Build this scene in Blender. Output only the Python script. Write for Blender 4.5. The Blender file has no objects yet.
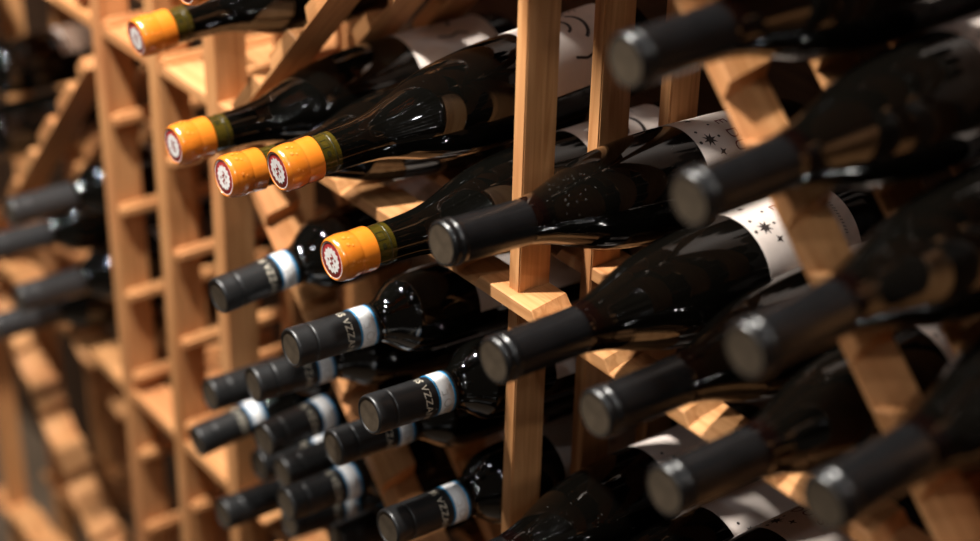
import bpy, bmesh, math, random
from mathutils import Vector, Matrix

S = 0.001                      # rack drawings are in millimetres; the scene is in metres
COL = bpy.context.scene.collection
random.seed(7)

# ------------------------------------------------------------------ materials
def new_mat(name):
    m = bpy.data.materials.new(name); m.use_nodes = True
    nt = m.node_tree
    return m, nt, nt.nodes['Principled BSDF']

def plain(name, col, rough=0.5, spec=0.5, metal=0.0, coat=0.0, mottled=0.0, scale=60.0):
    m, nt, b = new_mat(name)
    b.inputs['Roughness'].default_value = rough
    b.inputs['Specular IOR Level'].default_value = spec
    b.inputs['Metallic'].default_value = metal
    b.inputs['Coat Weight'].default_value = coat
    b.inputs['Coat Roughness'].default_value = 0.13
    tc = nt.nodes.new('ShaderNodeTexCoord'); nz = nt.nodes.new('ShaderNodeTexNoise')
    nz.inputs['Scale'].default_value = scale; nz.inputs['Detail'].default_value = 4
    nt.links.new(tc.outputs['Object'], nz.inputs['Vector'])
    rp = nt.nodes.new('ShaderNodeValToRGB')
    k = 1 - mottled
    rp.color_ramp.elements[0].position = 0.3; rp.color_ramp.elements[0].color = (col[0]*k, col[1]*k, col[2]*k, 1)
    rp.color_ramp.elements[1].position = 0.7; rp.color_ramp.elements[1].color = (*col, 1)
    nt.links.new(nz.outputs['Fac'], rp.inputs['Fac'])
    nt.links.new(rp.outputs['Color'], b.inputs['Base Color'])
    return m

def wood(name, light, dark, red):
    """sawn softwood: grain runs along each part's own local X"""
    m, nt, b = new_mat(name)
    N, L = nt.nodes.new, nt.links.new
    tc = N('ShaderNodeTexCoord'); oi = N('ShaderNodeObjectInfo')
    off = N('ShaderNodeVectorMath'); off.operation = 'SCALE'; off.inputs[0].default_value = (3.1, 1.7, 2.3)
    L(oi.outputs['Random'], off.inputs['Scale'])
    add = N('ShaderNodeVectorMath'); add.operation = 'ADD'
    L(tc.outputs['Object'], add.inputs[0]); L(off.outputs['Vector'], add.inputs[1])
    mp = N('ShaderNodeMapping'); mp.inputs['Scale'].default_value = (3.0, 60, 60); L(add.outputs['Vector'], mp.inputs['Vector'])
    n1 = N('ShaderNodeTexNoise'); n1.inputs['Scale'].default_value = 2.6; n1.inputs['Detail'].default_value = 6; n1.inputs['Distortion'].default_value = 0.8
    L(mp.outputs['Vector'], n1.inputs['Vector'])
    mp2 = N('ShaderNodeMapping'); mp2.inputs['Scale'].default_value = (5, 14, 14); L(add.outputs['Vector'], mp2.inputs['Vector'])
    n2 = N('ShaderNodeTexNoise'); n2.inputs['Scale'].default_value = 1.6; n2.inputs['Detail'].default_value = 3
    L(mp2.outputs['Vector'], n2.inputs['Vector'])
    r1 = N('ShaderNodeValToRGB'); r1.color_ramp.elements[0].position = 0.33; r1.color_ramp.elements[0].color = (*dark, 1)
    r1.color_ramp.elements[1].position = 0.62; r1.color_ramp.elements[1].color = (*light, 1)
    L(n1.outputs['Fac'], r1.inputs['Fac'])
    r2 = N('ShaderNodeValToRGB'); r2.color_ramp.elements[0].position = 0.45; r2.color_ramp.elements[0].color = (0, 0, 0, 1)
    r2.color_ramp.elements[1].position = 0.75; r2.color_ramp.elements[1].color = (0.7, 0.7, 0.7, 1)
    L(n2.outputs['Fac'], r2.inputs['Fac'])
    mx = N('ShaderNodeMix'); mx.data_type = 'RGBA'
    L(r2.outputs['Color'], mx.inputs['Factor']); L(r1.outputs['Color'], mx.inputs[6]); mx.inputs[7].default_value = (*red, 1)
    L(mx.outputs[2], b.inputs['Base Color'])
    b.inputs['Roughness'].default_value = 0.55; b.inputs['Specular IOR Level'].default_value = 0.3
    bp = N('ShaderNodeBump'); bp.inputs['Strength'].default_value = 0.25; bp.inputs['Distance'].default_value = 0.0006
    L(n1.outputs['Fac'], bp.inputs['Height']); L(bp.outputs['Normal'], b.inputs['Normal'])
    return m

def glass(name, col, dust=0.0):
    m, nt, b = new_mat(name)
    N, L = nt.nodes.new, nt.links.new
    b.inputs['Specular IOR Level'].default_value = 0.55; b.inputs['IOR'].default_value = 1.52
    tc = N('ShaderNodeTexCoord'); oi = N('ShaderNodeObjectInfo')
    off = N('ShaderNodeVectorMath'); off.operation = 'SCALE'; off.inputs[0].default_value = (1.3, 0.7, 2.1)
    L(oi.outputs['Random'], off.inputs['Scale'])
    add = N('ShaderNodeVectorMath'); add.operation = 'ADD'; L(tc.outputs['Object'], add.inputs[0]); L(off.outputs['Vector'], add.inputs[1])
    vo = N('ShaderNodeTexVoronoi'); vo.inputs['Scale'].default_value = 330; L(add.outputs['Vector'], vo.inputs['Vector'])
    lt = N('ShaderNodeMath'); lt.operation = 'LESS_THAN'; lt.inputs[1].default_value = 0.085; L(vo.outputs['Distance'], lt.inputs[0])
    nz = N('ShaderNodeTexNoise'); nz.inputs['Scale'].default_value = 14; L(add.outputs['Vector'], nz.inputs['Vector'])
    gt = N('ShaderNodeMath'); gt.operation = 'GREATER_THAN'; gt.inputs[1].default_value = 0.56; L(nz.outputs['Fac'], gt.inputs[0])
    mu = N('ShaderNodeMath'); mu.operation = 'MULTIPLY'; L(lt.outputs[0], mu.inputs[0]); L(gt.outputs[0], mu.inputs[1])
    m2 = N('ShaderNodeMath'); m2.operation = 'MULTIPLY'; m2.inputs[1].default_value = dust; L(mu.outputs[0], m2.inputs[0])
    mx = N('ShaderNodeMix'); mx.data_type = 'RGBA'; mx.inputs[6].default_value = (*col, 1); mx.inputs[7].default_value = (0.35, 0.33, 0.3, 1)
    L(m2.outputs[0], mx.inputs['Factor']); L(mx.outputs[2], b.inputs['Base Color'])
    n3 = N('ShaderNodeTexNoise'); n3.inputs['Scale'].default_value = 22; n3.inputs['Detail'].default_value = 3; L(add.outputs['Vector'], n3.inputs['Vector'])
    mr = N('ShaderNodeMapRange'); mr.inputs['From Min'].default_value = 0.3; mr.inputs['From Max'].default_value = 0.7
    mr.inputs['To Min'].default_value = 0.03; mr.inputs['To Max'].default_value = 0.03 + 0.12*dust
    L(n3.outputs['Fac'], mr.inputs['Value']); L(mr.outputs['Result'], b.inputs['Roughness'])
    return m

M = {}
M['wood'] = wood('sawn_pine', (0.63, 0.315, 0.13), (0.45, 0.195, 0.068), (0.44, 0.16, 0.06))
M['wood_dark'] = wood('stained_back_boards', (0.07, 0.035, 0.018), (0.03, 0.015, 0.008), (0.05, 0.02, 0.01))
M['glass'] = glass('black_bottle_glass', (0.0016, 0.0015, 0.0012), 0.12)
M['glass_dusty'] = glass('dusty_black_bottle_glass', (0.002, 0.0017, 0.0013), 0.5)
M['neck_red'] = glass('dark_red_neck_glass', (0.0032, 0.0012, 0.001), 0.05)
M['neck_olive'] = plain('olive_neck_glass', (0.050, 0.036, 0.004), 0.12, 0.5, 0, 0.6, 0.45, 90)
M['neck_line'] = plain('cork_end_line', (0.02, 0.018, 0.006), 0.2)
M['orange'] = plain('orange_capsule', (0.66, 0.185, 0.014), 0.24, 0.5, 0, 0.9, 0.10, 60)
M['burgundy'] = plain('burgundy_print', (0.30, 0.022, 0.022), 0.4)
M['white_print'] = plain('white_print', (0.80, 0.77, 0.74), 0.5, 0.3, 0, 0, 0.15, 300)
M['emboss'] = plain('orange_embossing', (0.70, 0.23, 0.03), 0.4)
M['black_cap'] = plain('black_capsule', (0.0065, 0.0065, 0.007), 0.27, 0.5, 0, 0, 0.3, 120)
M['sheen_cap'] = plain('black_capsule_sheen', (0.026, 0.026, 0.027), 0.3)  # black far caps lightened: their highlight sheen is put into the colour
M['black_matt'] = plain('matt_black_sleeve', (0.013, 0.013, 0.0135), 0.38, 0.5, 0, 0, 0.3, 120)
M['cap_face'] = plain('capsule_end_disc', (0.075, 0.056, 0.038), 0.5, 0.2, 0.0, 0, 0.45, 130)
M['cap_print'] = plain('capsule_cream_print', (0.62, 0.56, 0.45), 0.5)
M['blue'] = plain('blue_band_edge', (0.01, 0.20, 0.42), 0.4)
M['band'] = plain('white_neck_band', (0.78, 0.78, 0.78), 0.5, 0.3, 0, 0, 0.12, 250)
M['band_print'] = plain('grey_seal_print', (0.50, 0.48, 0.46), 0.6)
M['label'] = plain('cream_label_paper', (0.74, 0.64, 0.58), 0.55, 0.3, 0, 0, 0.08, 120)
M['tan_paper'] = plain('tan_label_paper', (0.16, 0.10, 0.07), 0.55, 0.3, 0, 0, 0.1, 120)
M['ink'] = plain('brown_black_ink', (0.025, 0.016, 0.014), 0.6)
M['ink_red'] = plain('dark_red_ink', (0.16, 0.025, 0.022), 0.6)
M['ink_grey'] = plain('grey_brown_ink', (0.24, 0.21, 0.20), 0.6)
M['concrete'] = plain('brown_floor_tiles', (0.15, 0.105, 0.07), 0.5, 0.4, 0, 0, 0.3, 6)

# ------------------------------------------------------------------ helpers
def mesh_from(name, verts, faces, mat, smooth=False):
    me = bpy.data.meshes.new(name)
    me.from_pydata([Vector(v)*S for v in verts], [], faces); me.update()
    me.materials.append(mat)
    if smooth:
        for p in me.polygons: p.use_smooth = True
    return me

def link(name, me, parent=None, mw=None):
    o = bpy.data.objects.new(name, me); COL.objects.link(o)
    if parent is not None: o.parent = parent
    if mw is not None: o.matrix_local = mw
    return o

def lathe(name, prof, mat, n=56, close_start=False, close_end=False):
    """turn (t, r) about +Y; t counts from the tip of the bottle"""
    v, f = [], []
    for (t, r) in prof:
        for k in range(n):
            a = 2*math.pi*k/n
            v.append((r*math.sin(a), t, r*math.cos(a)))
    for i in range(len(prof)-1):
        for k in range(n):
            k2 = (k+1) % n
            f.append((i*n+k, i*n+k2, (i+1)*n+k2, (i+1)*n+k))
    if close_start: f.append(tuple(range(n-1, -1, -1)))
    if close_end: f.append(tuple((len(prof)-1)*n+k for k in range(n)))
    me = mesh_from(name, v, f, mat, True)
    bm = bmesh.new(); bm.from_mesh(me); bmesh.ops.recalc_face_normals(bm, faces=bm.faces)
    bm.to_mesh(me); bm.free()
    return me

def spline(pts, m=8):
    """smooth radius curve through control points (t, r), Catmull-Rom with clamped overshoot"""
    out = []
    for i in range(len(pts)-1):
        p0, p1, p2, p3 = pts[max(i-1, 0)], pts[i], pts[i+1], pts[min(i+2, len(pts)-1)]
        for j in range(m):
            u = j/m
            c = [0.5*((2*p1[k]) + (-p0[k]+p2[k])*u + (2*p0[k]-5*p1[k]+4*p2[k]-p3[k])*u*u + (-p0[k]+3*p1[k]-3*p2[k]+p3[k])*u**3) for k in (0, 1)]
            out.append(tuple(c))
    out.append(pts[-1])
    return out

def patch(name, r, t0, t1, a0, a1, mat, thick=0.25, n=48, m=6):
    """paper wrapped round a cylinder: angles in degrees from the top, towards +X"""
    v, f = [], []
    for layer in (0, 1):
        rr = r + 0.15 + layer*thick
        for i in range(m+1):
            t = t0 + (t1-t0)*i/m
            for k in range(n+1):
                a = math.radians(a0 + (a1-a0)*k/n)
                v.append((rr*math.sin(a), t, rr*math.cos(a)))
    W = n+1; H = (m+1)*W
    for i in range(m):
        for k in range(n):
            q = (i*W+k, i*W+k+1, (i+1)*W+k+1, (i+1)*W+k)
            f.append(tuple(H+x for x in q)); f.append(tuple(reversed(q)))
    for k in range(n):
        f.append((k, k+1, H+k+1, H+k)); f.append((m*W+k, H+m*W+k, H+m*W+k+1, m*W+k+1))
    for i in range(m):
        f.append((i*W, H+i*W, H+(i+1)*W, (i+1)*W)); f.append((i*W+n, (i+1)*W+n, H+(i+1)*W+n, H+i*W+n))
    me = mesh_from(name, v, f, mat, False)
    bm = bmesh.new(); bm.from_mesh(me); bmesh.ops.recalc_face_normals(bm, faces=bm.faces); bm.to_mesh(me); bm.free()
    return me

def wrap_flat(name, polys, r, mat, lift=0.55):
    """flat shapes given as polygons in (arc mm, t mm) laid on a cylinder of radius r; arc 0 = top, growing towards +X"""
    bm = bmesh.new()
    for poly in polys:
        vs = [bm.verts.new((p[0], p[1], 0)) for p in poly]
        if len(vs) >= 3: bm.faces.new(vs)
    bmesh.ops.triangulate(bm, faces=bm.faces)
    for _ in range(3):
        long = [e for e in bm.edges if abs(e.verts[0].co.x-e.verts[1].co.x) > 2.2]
        if not long: break
        bmesh.ops.subdivide_edges(bm, edges=long, cuts=1)
        bmesh.ops.triangulate(bm, faces=bm.faces)
    for v in bm.verts:
        a = v.co.x/r; rr = r + lift
        v.co = Vector((rr*math.sin(a), v.co.y, rr*math.cos(a)))*S
    me = bpy.data.meshes.new(name); bm.to_mesh(me); bm.free(); me.materials.append(mat)
    return me

def text_polys(s, size, ox, oy, rot=0.0, spacing=1.0):
    """a word as polygons; rot 0 = reading along the arc with letter tops towards the base of the bottle"""
    cu = bpy.data.curves.new('word', 'FONT'); cu.body = s; cu.size = size; cu.resolution_u = 3; cu.space_character = spacing
    cu.align_x = 'CENTER'
    o = bpy.data.objects.new('word', cu); COL.objects.link(o)
    dg = bpy.context.evaluated_depsgraph_get(); dg.update()
    me = bpy.data.meshes.new_from_object(o.evaluated_get(dg))
    out = []
    c, sn = math.cos(rot), math.sin(rot)
    for p in me.polygons:
        out.append([(ox + me.vertices[i].co.x*c - me.vertices[i].co.y*sn, oy + me.vertices[i].co.x*sn + me.vertices[i].co.y*c) for i in p.vertices])
    bpy.data.objects.remove(o); bpy.data.curves.remove(cu); bpy.data.meshes.remove(me)
    return out

def star(cx, cy, ro, ri, n, rot=0.0):
    P = []
    for k in range(2*n):
        a = rot + math.pi*k/n; r = ro if k % 2 == 0 else ri
        P.append((cx + r*math.cos(a), cy + r*math.sin(a)))
    return [[(cx, cy), P[k], P[(k+1) % (2*n)]] for k in range(2*n)]

def blob(cx, cy, rx, ry=None, n=10):
    ry = ry or rx
    return [[(cx + rx*math.cos(2*math.pi*k/n), cy + ry*math.sin(2*math.pi*k/n)) for k in range(n)]]

def stroke(pts, w):
    out = []
    for (a, b) in zip(pts[:-1], pts[1:]):
        dx, dy = b[0]-a[0], b[1]-a[1]; l = math.hypot(dx, dy) or 1
        nx, ny = -dy/l*w/2, dx/l*w/2
        out.append([(a[0]+nx, a[1]+ny), (a[0]-nx, a[1]-ny), (b[0]-nx, b[1]-ny), (b[0]+nx, b[1]+ny)])
    return out

def disc_shape(name, polys, t, mat):
    """flat shapes in (x, z) mm on the end face of a bottle, facing -Y"""
    bm = bmesh.new()
    for poly in polys:
        vs = [bm.verts.new((p[0]*S, t*S, p[1]*S)) for p in poly]
        bm.faces.new(vs)
    bmesh.ops.recalc_face_normals(bm, faces=bm.faces)
    me = bpy.data.meshes.new(name); bm.to_mesh(me); bm.free(); me.materials.append(mat)
    return me

# ------------------------------------------------------------------ bottle prototypes (tip at the origin, body along +Y)
LB, LL = 322.0, 302.0
RB, RL = 39.0, 31.7

def slope_body(t0, r0):
    pts = [(t0, r0)] + ([(58, 15.3), (70, 16.3)] if t0 < 70 else []) + [(84, 18.9), (98, 23.3), (112, 28.2), (126, 32.2), (144, 35.6), (166, 37.9), (188, 39.0), (212, RB)]
    pr = spline([p for p in pts if p[0] >= t0], 6)
    return pr + [(300, RB), (310, RB-0.5), (317, RB-3), (321, RB-7), (322, RB-11), (318, 20), (300, 6), (298, 1)]

def shoulder_body(t0, r0):
    pts = [(t0, r0), (t0+5, r0+0.6), (80, 18.5), (87, 23.5), (95, 28.6), (104, 30.3), (115, 31.4), (126, RL)]
    pr = spline(pts, 6)
    return pr + [(282, RL), (292, RL-0.6), (298, RL-3), (301, RL-6.5), (302, RL-10), (298, 17), (284, 5), (282, 1)]

ME = {}
# --- orange capsule, sloping shoulders
ME['o_caps'] = lathe('orange_capsule', spline([(1.0, 13.2), (0.2, 13.7), (0.5, 14.4), (2.0, 15.4), (3.6, 15.95), (4.6, 16.05), (5.6, 16.2), (8.5, 16.55), (12.5, 16.5), (16, 16.05), (17.6, 15.65), (18.6, 15.7), (21, 15.95), (26, 16.1), (29.2, 16.1), (30.0, 15.6), (30.0, 14.0)], 4), M['orange'])
ME['o_disc'] = lathe('end_disc', [(1.0, 13.25), (0.8, 12.8), (0.8, 0.01)], M['burgundy'])
def ring_polys(r0, r1, n=40):
    return [[(r0*math.cos(2*math.pi*k/n), r0*math.sin(2*math.pi*k/n)), (r1*math.cos(2*math.pi*k/n), r1*math.sin(2*math.pi*k/n)),
             (r1*math.cos(2*math.pi*(k+1)/n), r1*math.sin(2*math.pi*(k+1)/n)), (r0*math.cos(2*math.pi*(k+1)/n), r0*math.sin(2*math.pi*(k+1)/n))] for k in range(n)]
ME['o_emblem'] = disc_shape('emblem', star(0, 0, 9.8, 8.2, 14) + ring_polys(12.5, 13.1), 0.55, M['white_print'])
mk = stroke([(-1.5, 4.5), (1.5, 3), (-2, 0.8), (1.8, -1), (-1.2, -3.2), (1.5, -4.6)], 1.1) + blob(3.8, 2.2, 0.9) + blob(-4, -1.2, 0.9) + blob(4.2, -2.6, 0.7)
ME['o_mark'] = disc_shape('emblem_mark', mk, 0.35, M['burgundy'])
eb = []
for k in range(16):
    a = k/16*2*math.pi*16
    if k % 8 in (0, 1, 3): eb += star(a, 8.0, 1.7, 0.9, 5, k) + blob(a+1.5, 11.2, 0.8)
ME['o_emboss'] = wrap_flat('embossing', eb, 16.75, M['emboss'], 0.25)
ME['o_neck'] = lathe('corked_neck', spline([(29.2, 14.4), (35, 14.5), (40, 14.6), (44.5, 14.8)], 5), M['neck_olive'])
ME['o_line'] = lathe('cork_line', [(40.0, 14.6), (40.2, 14.85), (41, 14.85), (41.2, 14.65)], M['neck_line'])
ME['o_cork'] = wrap_flat('cork_print', stroke([(3, 32), (9, 32), (9, 38), (3, 38), (3, 32)], 0.6) + blob(14, 35, 2.4, 1.7), 14.6, M['neck_line'], 0.15)
ME['o_glass'] = lathe('glass_body', slope_body(44.0, 14.75), M['glass'], close_end=True)
ME['o_label'] = patch('label', RB, 209, 292, -78, 78, M['label'])
gl = stroke([(4+14*math.cos(a), 255+9*math.sin(a)) for a in [math.pi*x/12 for x in range(1, 12)]], 3.0)
gl += stroke([(2+7*math.cos(a), 246+5*math.sin(a)) for a in [math.pi*x/8 for x in range(0, 9)]], 2.6)
gl += stroke([(30, 240), (33, 250), (30, 260), (34, 268)], 2.2)
ME['o_print'] = wrap_flat('label_print', gl, RB, M['ink'])
ME['o_print2'] = wrap_flat('label_texture', sum([blob(-20+random.uniform(-9, 9), 262+random.uniform(-10, 10), random.uniform(.8, 1.8)) for _ in range(26)], []), RB, M['ink_grey'])

# --- black capsule, sloping shoulders
ME['b_caps'] = lathe('black_capsule', spline([(0.5, 12.9), (0.2, 13.6), (0.6, 14.5), (2.2, 15.5), (4.2, 15.7), (5.8, 15.0), (7.0, 15.0), (8.6, 15.8), (10.6, 15.9), (12.2, 15.2), (14, 15.1), (30, 15.2), (55, 15.4), (65.5, 15.6), (66, 15.3), (66, 14.2)], 4), M['black_cap'])
ME['b_disc'] = lathe('end_disc', [(0.5, 13.2), (0.5, 0.01)], M['cap_face'])
ME['b_neck'] = lathe('wine_filled_neck', spline([(65, 14.9), (70, 16.1), (77, 17.35)], 5), M['neck_red'])
ME['b_glass'] = lathe('glass_body', slope_body(76.0, 17.2), M['glass_dusty'], close_end=True)
ME['b_label'] = patch('label', RB, 199, 284, -80, 80, M['label'])
bp = star(10, 212, 6.2, 2.6, 8, .2) + star(21, 217, 3.6, 1.3, 4, .4) + blob(1, 206, 1.3) + blob(11, 203, 1.4) + blob(9, 221, 1.2) + star(-16, 214, 3.4, 1.4, 5)
bp += blob(-4, 222, 1.1) + blob(-24, 208, 1.3)
ME['b_print'] = wrap_flat('star_print', bp, RB, M['ink'])
ME['b_print2'] = wrap_flat('red_lettering', text_polys('E DU S', 13, 14, 230, 0, 1.15), RB, M['ink_red'])
tk = []
for k in range(22):
    a = -18 + k*2.4
    tk += stroke([(a, 272), (a+random.uniform(.4, 1.3), 274.4)], 0.9)
ME['b_print3'] = wrap_flat('small_print', tk, RB, M['ink_grey'])

# --- black lettered screwcap with a white and blue band, square shoulders
ME['l_caps'] = lathe('black_screwcap', spline([(1.2, 12.4), (0.2, 13.2), (0.5, 14.2), (2.0, 14.9), (4, 15.0), (9, 15.0), (14.6, 15.0), (15.7, 14.5), (16.7, 14.5), (17.8, 14.9), (27, 14.9), (45, 15.0), (68.5, 15.2), (69, 15.0), (69, 14.2)], 3), M['black_matt'])
ME['f_caps'] = ME['l_caps'].copy(); ME['f_caps'].materials[0] = M['sheen_cap']
ME['l_disc'] = lathe('end_disc', [(1.0, 12.8), (1.0, 0.01)], M['cap_face'])
ME['l_text'] = wrap_flat('cap_lettering', text_polys('IS VZZANI', 8.0, 16, 40.8, 0, 1.1) + text_polys('IS VZZANI', 8.0, 16+47.1, 40.8, 0, 1.1), 15.0, M['cap_print'], 0.3)
ME['l_band'] = lathe('white_band', [(53.5, 15.0), (53.5, 15.35), (65.5, 15.45), (65.5, 15.0)], M['band'])
ME['l_edge'] = lathe('blue_edge', [(52.2, 15.0), (52.2, 15.42), (53.6, 15.42), (53.6, 15.0)], M['blue'])
ME['l_edge2'] = lathe('blue_edge', [(65.4, 15.0), (65.4, 15.5), (67.0, 15.5), (67.0, 15.0)], M['blue'])
sp = [[(24+p[0], 59.5+p[1]) for p in q] for q in ring_polys(2.6, 3.6, 18)]
sp += stroke([(14, 55.5), (17, 55.5), (17, 60), (14, 60)], 0.7) + stroke([(29, 56), (29, 63)], 0.7) + stroke([(31, 57), (31, 62)], 0.6)
ME['l_seal'] = wrap_flat('seal_print', sp, 15.45, M['band_print'], 0.12)
ME['l_glass'] = lathe('glass_body', shoulder_body(68.5, 14.9), M['glass'], close_end=True)
ME['l_label'] = patch('label', RL, 148, 252, -85, 85, M['label'])
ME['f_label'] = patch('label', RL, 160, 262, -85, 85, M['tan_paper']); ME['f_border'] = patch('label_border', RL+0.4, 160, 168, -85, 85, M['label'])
ME['l_print'] = wrap_flat('label_print', text_polys('IS VZZANI', 10, 6, 196, 0, 1.05), RL, M['ink_grey'])

KIT = {
 'O': [('capsule', 'o_caps', [('end_disc', 'o_disc'), ('emblem', 'o_emblem'), ('emblem_mark', 'o_mark'), ('embossing', 'o_emboss')]),
       ('corked_neck', 'o_neck', [('cork_line', 'o_line'), ('cork_print', 'o_cork')]),
       ('glass_body', 'o_glass', []), ('paper_label', 'o_label', [('curled_print', 'o_print'), ('speckled_print', 'o_print2')])],
 'B': [('capsule', 'b_caps', [('end_disc', 'b_disc')]), ('neck', 'b_neck', []),
       ('glass_body', 'b_glass', []), ('paper_label', 'b_label', [('star_print', 'b_print'), ('lettering', 'b_print2'), ('small_print', 'b_print3')])],
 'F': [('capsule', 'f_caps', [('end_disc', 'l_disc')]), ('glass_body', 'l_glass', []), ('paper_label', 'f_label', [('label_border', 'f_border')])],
 'P': [('capsule', 'l_caps', [('end_disc', 'l_disc')]), ('glass_body', 'l_glass', []), ('paper_label', 'l_label', [('label_print', 'l_print')])],
 'L': [('capsule', 'l_caps', [('end_disc', 'l_disc'), ('lettering', 'l_text')]),
       ('neck_band', 'l_band', [('blue_edge', 'l_edge'), ('blue_edge', 'l_edge2'), ('seal_print', 'l_seal')]),
       ('glass_body', 'l_glass', []), ('paper_label', 'l_label', [('label_print', 'l_print')])],
}
PART_LABEL = {('O', 'capsule'): 'orange wax-like capsule', ('O', 'corked_neck'): 'olive glass neck with the cork showing', ('O', 'paper_label'): 'pale paper label',
              ('B', 'capsule'): 'black capsule with two raised rings', ('B', 'neck'): 'dark red glass neck', ('B', 'paper_label'): 'pale label printed with stars',
              ('L', 'capsule'): 'matt black screwcap sleeve', ('L', 'neck_band'): 'white band edged in blue', ('L', 'paper_label'): 'pale paper label'}
GROUP = {'P': 'plain black-capped wine bottles in the lower pile', 'F': 'black-capped wine bottles in the far bin', 'O': 'orange-capped wine bottles', 'B': 'black-capped sloping-shouldered wine bottles', 'L': 'lettered black-capped wine bottles with a white band'}

def bottle(kind, tip, yaw, tilt, roll, label):
    L_ = LL if kind in 'LFP' else LB
    mw = Matrix.Translation(Vector(tip)*S) @ Matrix.Rotation(-math.radians(yaw), 4, 'Z') @ Matrix.Rotation(math.radians(tilt), 4, 'X') @ Matrix.Rotation(math.radians(roll), 4, 'Y') @ Matrix.Translation((0, L_*S, 0))
    root = bpy.data.objects.new('wine_bottle', None); COL.objects.link(root)
    root.empty_display_size = 0.02
    root.matrix_world = mw
    root['label'] = label; root['category'] = 'bottle'; root['group'] = GROUP[kind]
    back = Matrix.Translation((0, -L_*S, 0))
    for nm, key, subs in KIT[kind]:
        p = link(nm, ME[key], root, back)
        if (kind, nm) in PART_LABEL: p['label'] = PART_LABEL[(kind, nm)]
        for sn, sk in subs:
            link(sn, ME[sk], p)
    return root

# ------------------------------------------------------------------ the rack
rack = bpy.data.objects.new('wine_rack', None); COL.objects.link(rack)
rack.location = (0, 0, -1.23)
rack['label'] = 'pale pine wine rack of notched rails, diagonal slats, posts and rungs holding every bottle'
rack['category'] = 'wine rack'
RZ = 1230.0

def bevel_box(name, size, bev=1.0):
    bm = bmesh.new(); bmesh.ops.create_cube(bm, size=1.0)
    for v in bm.verts: v.co = Vector((v.co.x*size[0], v.co.y*size[1], v.co.z*size[2]))*S
    bmesh.ops.bevel(bm, geom=list(bm.edges), offset=bev*S, segments=2, affect='EDGES')
    me = bpy.data.meshes.new(name); bm.to_mesh(me); bm.free(); me.materials.append(M['wood'])
    return me

def rack_part(name, me, mw):
    o = link(name, me, rack, Matrix.Translation((0, 0, RZ*S)) @ mw)
    return o

VERT = Matrix.Rotation(-math.pi/2, 4, 'Y')      # local X (the grain) stands upright
def post(x0, x1, y0, y1, z0, z1):
    me = bevel_box('post', (z1-z0, y1-y0, x1-x0), 0.9)
    rack_part('post', me, Matrix.Translation(Vector(((x0+x1)/2, (y0+y1)/2, (z0+z1)/2))*S) @ VERT)

def rung(x, z, y0, y1):
    """rounded square stick running front to back"""
    bm = bmesh.new(); bmesh.ops.create_cube(bm, size=1.0)
    for v in bm.verts: v.co = Vector((v.co.x*(y1-y0), v.co.y*12, v.co.z*13))*S
    bmesh.ops.bevel(bm, geom=list(bm.edges), offset=3.2*S, segments=3, affect='EDGES')
    me = bpy.data.meshes.new('rung'); bm.to_mesh(me); bm.free(); me.materials.append(M['wood'])
    rack_part('rung', me, Matrix.Translation(Vector((x, (y0+y1)/2, z))*S) @ Matrix.Rotation(math.pi/2, 4, 'Z'))

def notched_bar(name, length, notches, depth=36.0, h=10.0, floor=2.2):
    """flat bar, local X along, Y depth, Z up; each notch is a scoop that runs out at the front lip and widens to the back"""
    st = [(0, 0, 'T')]
    for a, b in notches:
        st += [(a, a-6, 'T'), (a+6, a, 'N'), (b-6, b, 'N'), (b, b+6, 'T')]
    st.append((length, length, 'T'))
    v, f = [], []
    for (xf, xb, k) in st:
        if k == 'T': sec = [(xf, 0, h-0.8), (xf, 0.8, h), ((xf*2+xb)/3, depth*0.33, h), (xb, depth-0.6, h), (xb, depth, h-0.6)]
        else: sec = [(xf, 0, floor*0.5), (xf, 1.0, floor), ((xf*2+xb)/3, depth*0.33, floor+1.6), (xb, depth-0.6, floor+1.2), (xb, depth, floor+0.9)]
        v += [(xf, 0, 0)] + sec + [(xb, depth, 0)]
    n = 7
    for i in range(len(st)-1):
        for k in range(n):
            k2 = (k+1) % n
            f.append((i*n+k, i*n+k2, (i+1)*n+k2, (i+1)*n+k))
    f.append(tuple(range(n-1, -1, -1))); f.append(tuple((len(st)-1)*n+k for k in range(n)))
    me = mesh_from(name, v, f, M['wood'])
    bm = bmesh.new(); bm.from_mesh(me); bmesh.ops.recalc_face_normals(bm, faces=bm.faces); bm.to_mesh(me); bm.free()
    return me

FRAMES = [(0.0, 8.0, False), (75.0, 74.0, True), (141.0, 140.0, True)]   # rail front, post front

def rail(z, x0, x1, notches, frames=(0, 1, 2)):
    for k in frames:
        y = FRAMES[k][0]
        me = notched_bar('rail', x1-x0, [(a-x0, b-x0) for a, b in notches if a > x0+8 and b < x1-8])
        rack_part('rail', me, Matrix.Translation(Vector((x0, y, z))*S))

def slat(pa, pb, notches):
    """diagonal bar from pa to pb (x, z), upper face notched"""
    d = Vector((pb[0]-pa[0], 0, pb[1]-pa[1])); ln = d.length; d.normalize()
    up = Vector((-d.z, 0, d.x)); yv = Vector((0, 1, 0))
    R = Matrix((d, yv, up)).transposed().to_4x4()
    for k in range(3):
        y = FRAMES[k][0]
        me = notched_bar('slat', ln, [(a, b) for a, b in notches if a > 14 and b < ln-14], h=13.0)
        rack_part('slat', me, Matrix.Translation(Vector((pa[0], y, pa[1]))*S) @ R)

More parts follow.
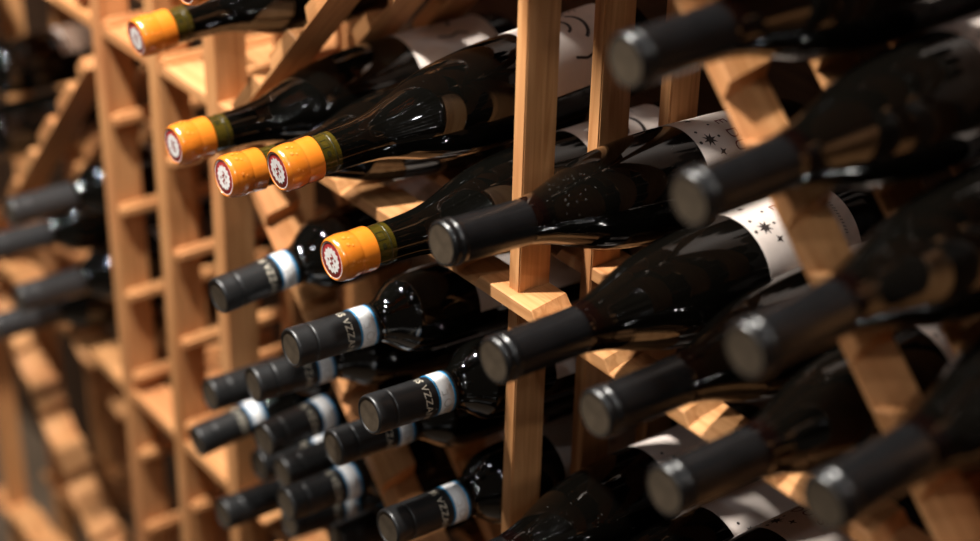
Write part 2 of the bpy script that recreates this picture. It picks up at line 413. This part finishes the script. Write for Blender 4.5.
# notches of the bin rails: a wide tooth at the post, then teeth 40 wide every 78
BIN = []
for k in range(5):
    a = 30+78*k - (0 if k else -1)
    BIN += [(32+78*k if k else 30, 62+78*k if k == 0 else 62+78*k)]
BIN = [(30+78*k, 62+78*k+ (0 if k == 0 else 3)) for k in range(5)]
BIN_ALL = sorted([(a-11, b-11) for a, b in BIN] + [(-b-11, -a-11) for a, b in BIN])
FAR = [(a-679-82-30+22, b-679-82-30+22) for a, b in [(-78*k, -78*k+36) for k in range(1, 9)]][::-1]
FARN = sorted([(-790-78*k, -754-78*k) for k in range(0, 5)])

LAD = [(-684, -664), (-568, -548), (-452, -432)]
for z in (0.0, -410.0):
    rail(z, -1130, 445, FARN + BIN_ALL)
rail(410.0, -720, 445, [])
rail(-820.0, -1130, -400, FARN)
for (ry, py, back) in FRAMES:
    for x0, x1 in LAD:
        dx = 12 if x0 == -452 else 18
        if py == 8.0: post(x0+dx, x1+dx, -1.6, py+22, -RZ, 640)
        else: post(x0, x1, py, py+28, -RZ, 640)
    post(-17.5, -5.5, py, py+28, -RZ, 640)
    post(430, 446, py, py+28, -RZ, 640)
    post(-1101, -1089, py, py+28, -RZ, 150)
for x0, x1 in LAD[:2]:
    for k in range(-2, 6):
        rung(x1+18+6.2, -81-98*k-6, 0, 170)
for k in range(-2, 6):
    rung(LAD[2][0]-6.5, -81-98*k-6, 12, 170)

def pitch(off, ln, w=39.0, p=83.0):
    out = []; a = off
    while a > 0: a -= p
    while a < ln:
        out.append((a, a+w)); a += p
    return out
R2 = math.sqrt(2)
# upper bin: rising slat to the centre post, falling slat from it
slat((-388, 8), (-8, 388), pitch(138, 560))
slat((4, 404), (398, 10), pitch(248, 570))
# lower bin
slat((-421, -7), (-24, -404), pitch(97, 570))
slat((16, -404), (412, -8), pitch(120, 570))
# far bin
slat((-1037, -396), (-692, -51), pitch(100, 480))
slat((-1082, -418), (-692, -808), pitch(60, 570))
slat((-1082, 400), (-700, 18), pitch(60, 570))

# ------------------------------------------------------------------ the bottles
#        kind  tip (x, y, z)          yaw  tilt roll  label
BOTTLES = [
 ('O', (-121.5, -116, 92), 0, 4.6, 10, 'orange-capped bottle with the whole cap disc showing, in front of its twin beside the rail'),
 ('O', (-202, -115, 55), 0, -0.8, 0, 'orange-capped bottle half behind another orange cap, its neck low over the notched rail'),
 ('O', (-280, -115, 51), -0.4, 1.0, -25, 'orange-capped bottle wedged under the rising diagonal slat'),
 ('O', (-374, -94.5, 103.5), 0, 5.0, 0, 'orange-capped bottle lying above the rising slat, in front of the slim ladder posts'),
 ('O', (-287, -95, 172), -5, 6.0, 0, 'orange-capped bottle cut by the top edge of the photo, only the tip showing'),
 ('O', (-60, -112, 48), 0, 0.8, 12, 'lowest orange-capped bottle, its olive neck crossing the rail left of the centre post'),
 ('B', (36, -90, 95), 0, -2.4, 12, 'black-capped bottle whose cap crosses in front of the centre post'),
 ('B', (113, -105, 52), 0, 0.4, 8, 'dusty black-capped bottle in the rail notch just right of the centre post'),
 ('B', (192, -90, 50), 0, 0, 0, 'black-capped bottle in the second rail notch right of the centre post'),
 ('B', (273, -108, 50), 0, -0.4, 0, 'black-capped bottle in the third rail notch, near the bottom edge of the photo'),
 ('B', (261, -96, 219), 0, 3.2, 0, 'black-capped bottle second down on the falling slat, pale label at the top right corner'),
 ('B', (202.5, -93, 274.5), 0, 3.2, 0, 'black-capped bottle highest on the falling slat, at the top edge of the photo'),
 ('B', (320.5, -107, 162), 0, 3.8, 0, 'black-capped bottle third down on the falling slat, in front of a starred label'),
 ('B', (379, -102, 101.5), 0, 5.0, 0, 'black-capped bottle lowest on the falling slat, nearest the camera'),
 ('B', (38, -97, -176), 0, 0, 45, 'dark bottle under the rail beside the centre post, only shoulder and label edge showing'),
 ('B', (119, -104, -180), 0, 0, 60, 'dark bottle under the rail with long bright streaks on its shoulder'),
 ('B', (194, -116, -149), 0, 0, -40, 'dark bottle at the bottom edge below the third rail notch, label partly lit'),
 ('L', (-256, -97, -75), -1.6, 4.2, 0, 'lettered black-capped bottle with a bright white band, highest on the slat below the rail'),
 ('L', (-126, -108, -55), 1.8, -0.9, 0, 'lettered black-capped bottle hanging under the rail, directly below the lowest orange cap'),
 ('L', (-56, -86, -84), 0.3, -2.9, 0, 'lettered black-capped bottle nearest the centre post, its label behind the post'),
 ('P', (-351, -61, -230), 0.4, -1.1, 0, 'black-capped bottle with a plain rounded tip in front of the third ladder post'),
 ('L', (-215, -92, -138), 3.4, 0.1, 0, 'black-capped bottle tucked close under the large banded cap'),
 ('L', (-394.5, -54.5, -305.5), -0.3, 5.2, 0, 'lettered black-capped bottle farthest left of the lower pile, white band over the ladder post'),
 ('L', (-249, -66, -219), -4.4, 0.4, 0, 'lettered black-capped bottle with a bright band ending against the falling slat'),
 ('L', (-334, -25, -309.5), -0.7, 0.0, 0, 'black-capped bottle set deep in shade, mostly hidden behind a ringed black cap'),
 ('P', (-276, -34, -281), -0.3, -0.2, 0, 'black-capped bottle with a broad grey ringed tip low in the pile'),
 ('L', (-131, -71, -160), 1.9, -0.7, 0, 'black-capped bottle with a broad ringed tip in front of the falling slat'),
 ('P', (-355, -53, -364), -0.2, -0.9, 0, 'black-capped bottle with a plain dark cap, lowest at the ladder side of the pile'),
 ('L', (-214, -67, -264), 0.7, -0.7, 0, 'lettered black-capped bottle, upper of the banded pair near the bottom edge'),
 ('L', (-287, -23, -345), 1.2, -3.8, 0, 'lettered black-capped bottle, lower of the banded pair near the bottom edge'),
 ('L', (-54, -72, -189), 0, -1.5, 0, 'lettered black-capped bottle low beside the centre post, band half in shade'),
 ('L', (-222, -13, -330), 0, -0.5, 0, 'black-capped bottle at the bottom edge, only the top of its cap and letters showing'),
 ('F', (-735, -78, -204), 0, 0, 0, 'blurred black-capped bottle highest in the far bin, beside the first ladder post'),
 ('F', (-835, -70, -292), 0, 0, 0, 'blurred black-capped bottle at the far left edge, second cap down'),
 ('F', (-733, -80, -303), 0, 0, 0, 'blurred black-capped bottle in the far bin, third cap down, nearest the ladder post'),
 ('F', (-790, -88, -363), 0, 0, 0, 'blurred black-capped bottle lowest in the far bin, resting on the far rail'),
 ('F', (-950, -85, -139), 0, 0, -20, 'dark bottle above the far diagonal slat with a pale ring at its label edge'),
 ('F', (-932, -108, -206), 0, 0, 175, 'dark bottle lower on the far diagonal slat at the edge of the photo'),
]
ORD = ['first', 'second', 'third', 'fourth', 'fifth']
for k, x in enumerate((36, 118, 200, 282, 362)):  # unseen bottles added above to shade the labels below, first one pulled forward
    BOTTLES.append(('B', (x, -185 if k == 0 else -100+7*(k % 3), 461), 0, 0, 0, ORD[k] + ' unseen black-capped bottle from the centre post on the upper rail, above the falling slat'))
for k, x in enumerate((-60, -139, -218, -297, -376)):
    BOTTLES.append(('O', (x, -104+6*(k % 3), 461), 0, 0, 0, ORD[k] + ' unseen orange-capped bottle from the centre post on the upper rail, above the rising slat'))
for k, x in enumerate((77, 159, 241, 322)):  # second unseen layer, added to close the light gaps between the necks
    BOTTLES.append(('B', (x, -98+6*(k % 3), 533), 0, 0, 0, ORD[k] + ' unseen black-capped bottle from the centre post in the topmost layer over the falling slat'))
for k, x in enumerate((-99, -178.5, -258, -337.5)):
    BOTTLES.append(('O', (x, -100+5*(k % 3), 534), 0, 0, 0, ORD[k] + ' unseen orange-capped bottle from the centre post in the topmost layer over the rising slat'))
for b in BOTTLES: bottle(*b)

# ------------------------------------------------------------------ the room
def slab(name, x0, x1, y0, y1, z0, z1, mat):
    bm = bmesh.new(); bmesh.ops.create_cube(bm, size=1.0)
    for v in bm.verts: v.co = Vector(((x0+x1)/2 + v.co.x*(x1-x0), (y0+y1)/2 + v.co.y*(y1-y0), (z0+z1)/2 + v.co.z*(z1-z0)))*S
    me = bpy.data.meshes.new(name); bm.to_mesh(me); bm.free(); me.materials.append(mat)
    o = link(name, me); o['kind'] = 'structure'; return o
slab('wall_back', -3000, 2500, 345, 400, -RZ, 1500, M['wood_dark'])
slab('floor', -3000, 2500, -2500, 345, -RZ-40, -RZ, M['concrete'])

# ------------------------------------------------------------------ light
def spot(name, loc, target, power, radius, angle, blend=0.5, col=(1, 0.95, 0.88)):
    l = bpy.data.lights.new(name, 'SPOT'); l.energy = power; l.shadow_soft_size = radius
    l.spot_size = math.radians(angle); l.spot_blend = blend; l.color = col
    o = bpy.data.objects.new(name, l); COL.objects.link(o); o.location = loc
    o.rotation_euler = (Vector(target)-Vector(loc)).to_track_quat('-Z', 'Y').to_euler()
    return o
spot('rack_key_or_fill', (-0.31, -0.46, 1.30), (-0.30, 0.0, 0.0), 195, 0.03, 115)
spot('rack_key_or_fill', (1.30, -0.52, 1.36), (0.85, 0.0, 0.0), 15, 0.03, 100)  # added fill with no seen source, lifts the dark slats on the right
spot('rack_key_or_fill', (-0.90, -0.50, 1.30), (-0.75, 0.0, -0.1), 95, 0.03, 115)  # added fill with no seen source, brightens shaded neck bands and the ladder
# the other lamps of the room, higher up and farther out
def lamp(loc, power, col=(0.95, 0.97, 1.0)):
    l = bpy.data.lights.new('room_lamp', 'POINT'); l.energy = power; l.shadow_soft_size = 0.06; l.color = col
    o = bpy.data.objects.new('room_lamp', l); COL.objects.link(o); o.location = loc
lamp((1.75, -1.35, 3.3), 34)
lamp((0.55, -0.85, 3.0), 16)
lamp((-1.5, -1.4, 2.9), 22)
lamp((2.9, -0.9, 2.4), 20)
lamp((0.3, -2.6, 2.3), 18)

w = bpy.data.worlds.new('room_air'); bpy.context.scene.world = w; w.use_nodes = True
w.node_tree.nodes['Background'].inputs['Color'].default_value = (1.0, 0.80, 0.62, 1)
w.node_tree.nodes['Background'].inputs['Strength'].default_value = 0.05

# ------------------------------------------------------------------ camera
cd = bpy.data.cameras.new('camera'); cam = bpy.data.objects.new('camera', cd); COL.objects.link(cam)
FPX = 1785.3
cd.sensor_width = 36.0; cd.lens = FPX/980*36.0
yaw, pit, rol = math.radians(-52.53), math.radians(28.31), math.radians(1.495)
fw = Vector((math.sin(yaw)*math.cos(pit), math.cos(yaw)*math.cos(pit), -math.sin(pit)))
rt = Vector((math.cos(yaw), -math.sin(yaw), 0)); dn = fw.cross(rt)
c, s = math.cos(rol), math.sin(rol)
rt2 = rt*c - dn*s; dn2 = rt*s + dn*c
mw = Matrix((rt2, -dn2, -fw)).transposed().to_4x4()
mw.translation = Vector((0.8520, -0.6752, 0.6180))
cam.matrix_world = mw
cd.clip_start = 0.02
cd.dof.use_dof = True; cd.dof.focus_distance = 1.245; cd.dof.aperture_fstop = cd.lens/25.0; cd.dof.aperture_blades = 0
sc = bpy.context.scene
sc.camera = cam
sc.view_settings.view_transform = 'Standard'; sc.view_settings.look = 'None'
sc.view_settings.exposure = 0.0; sc.view_settings.gamma = 1.0; sc.view_settings.use_curve_mapping = False
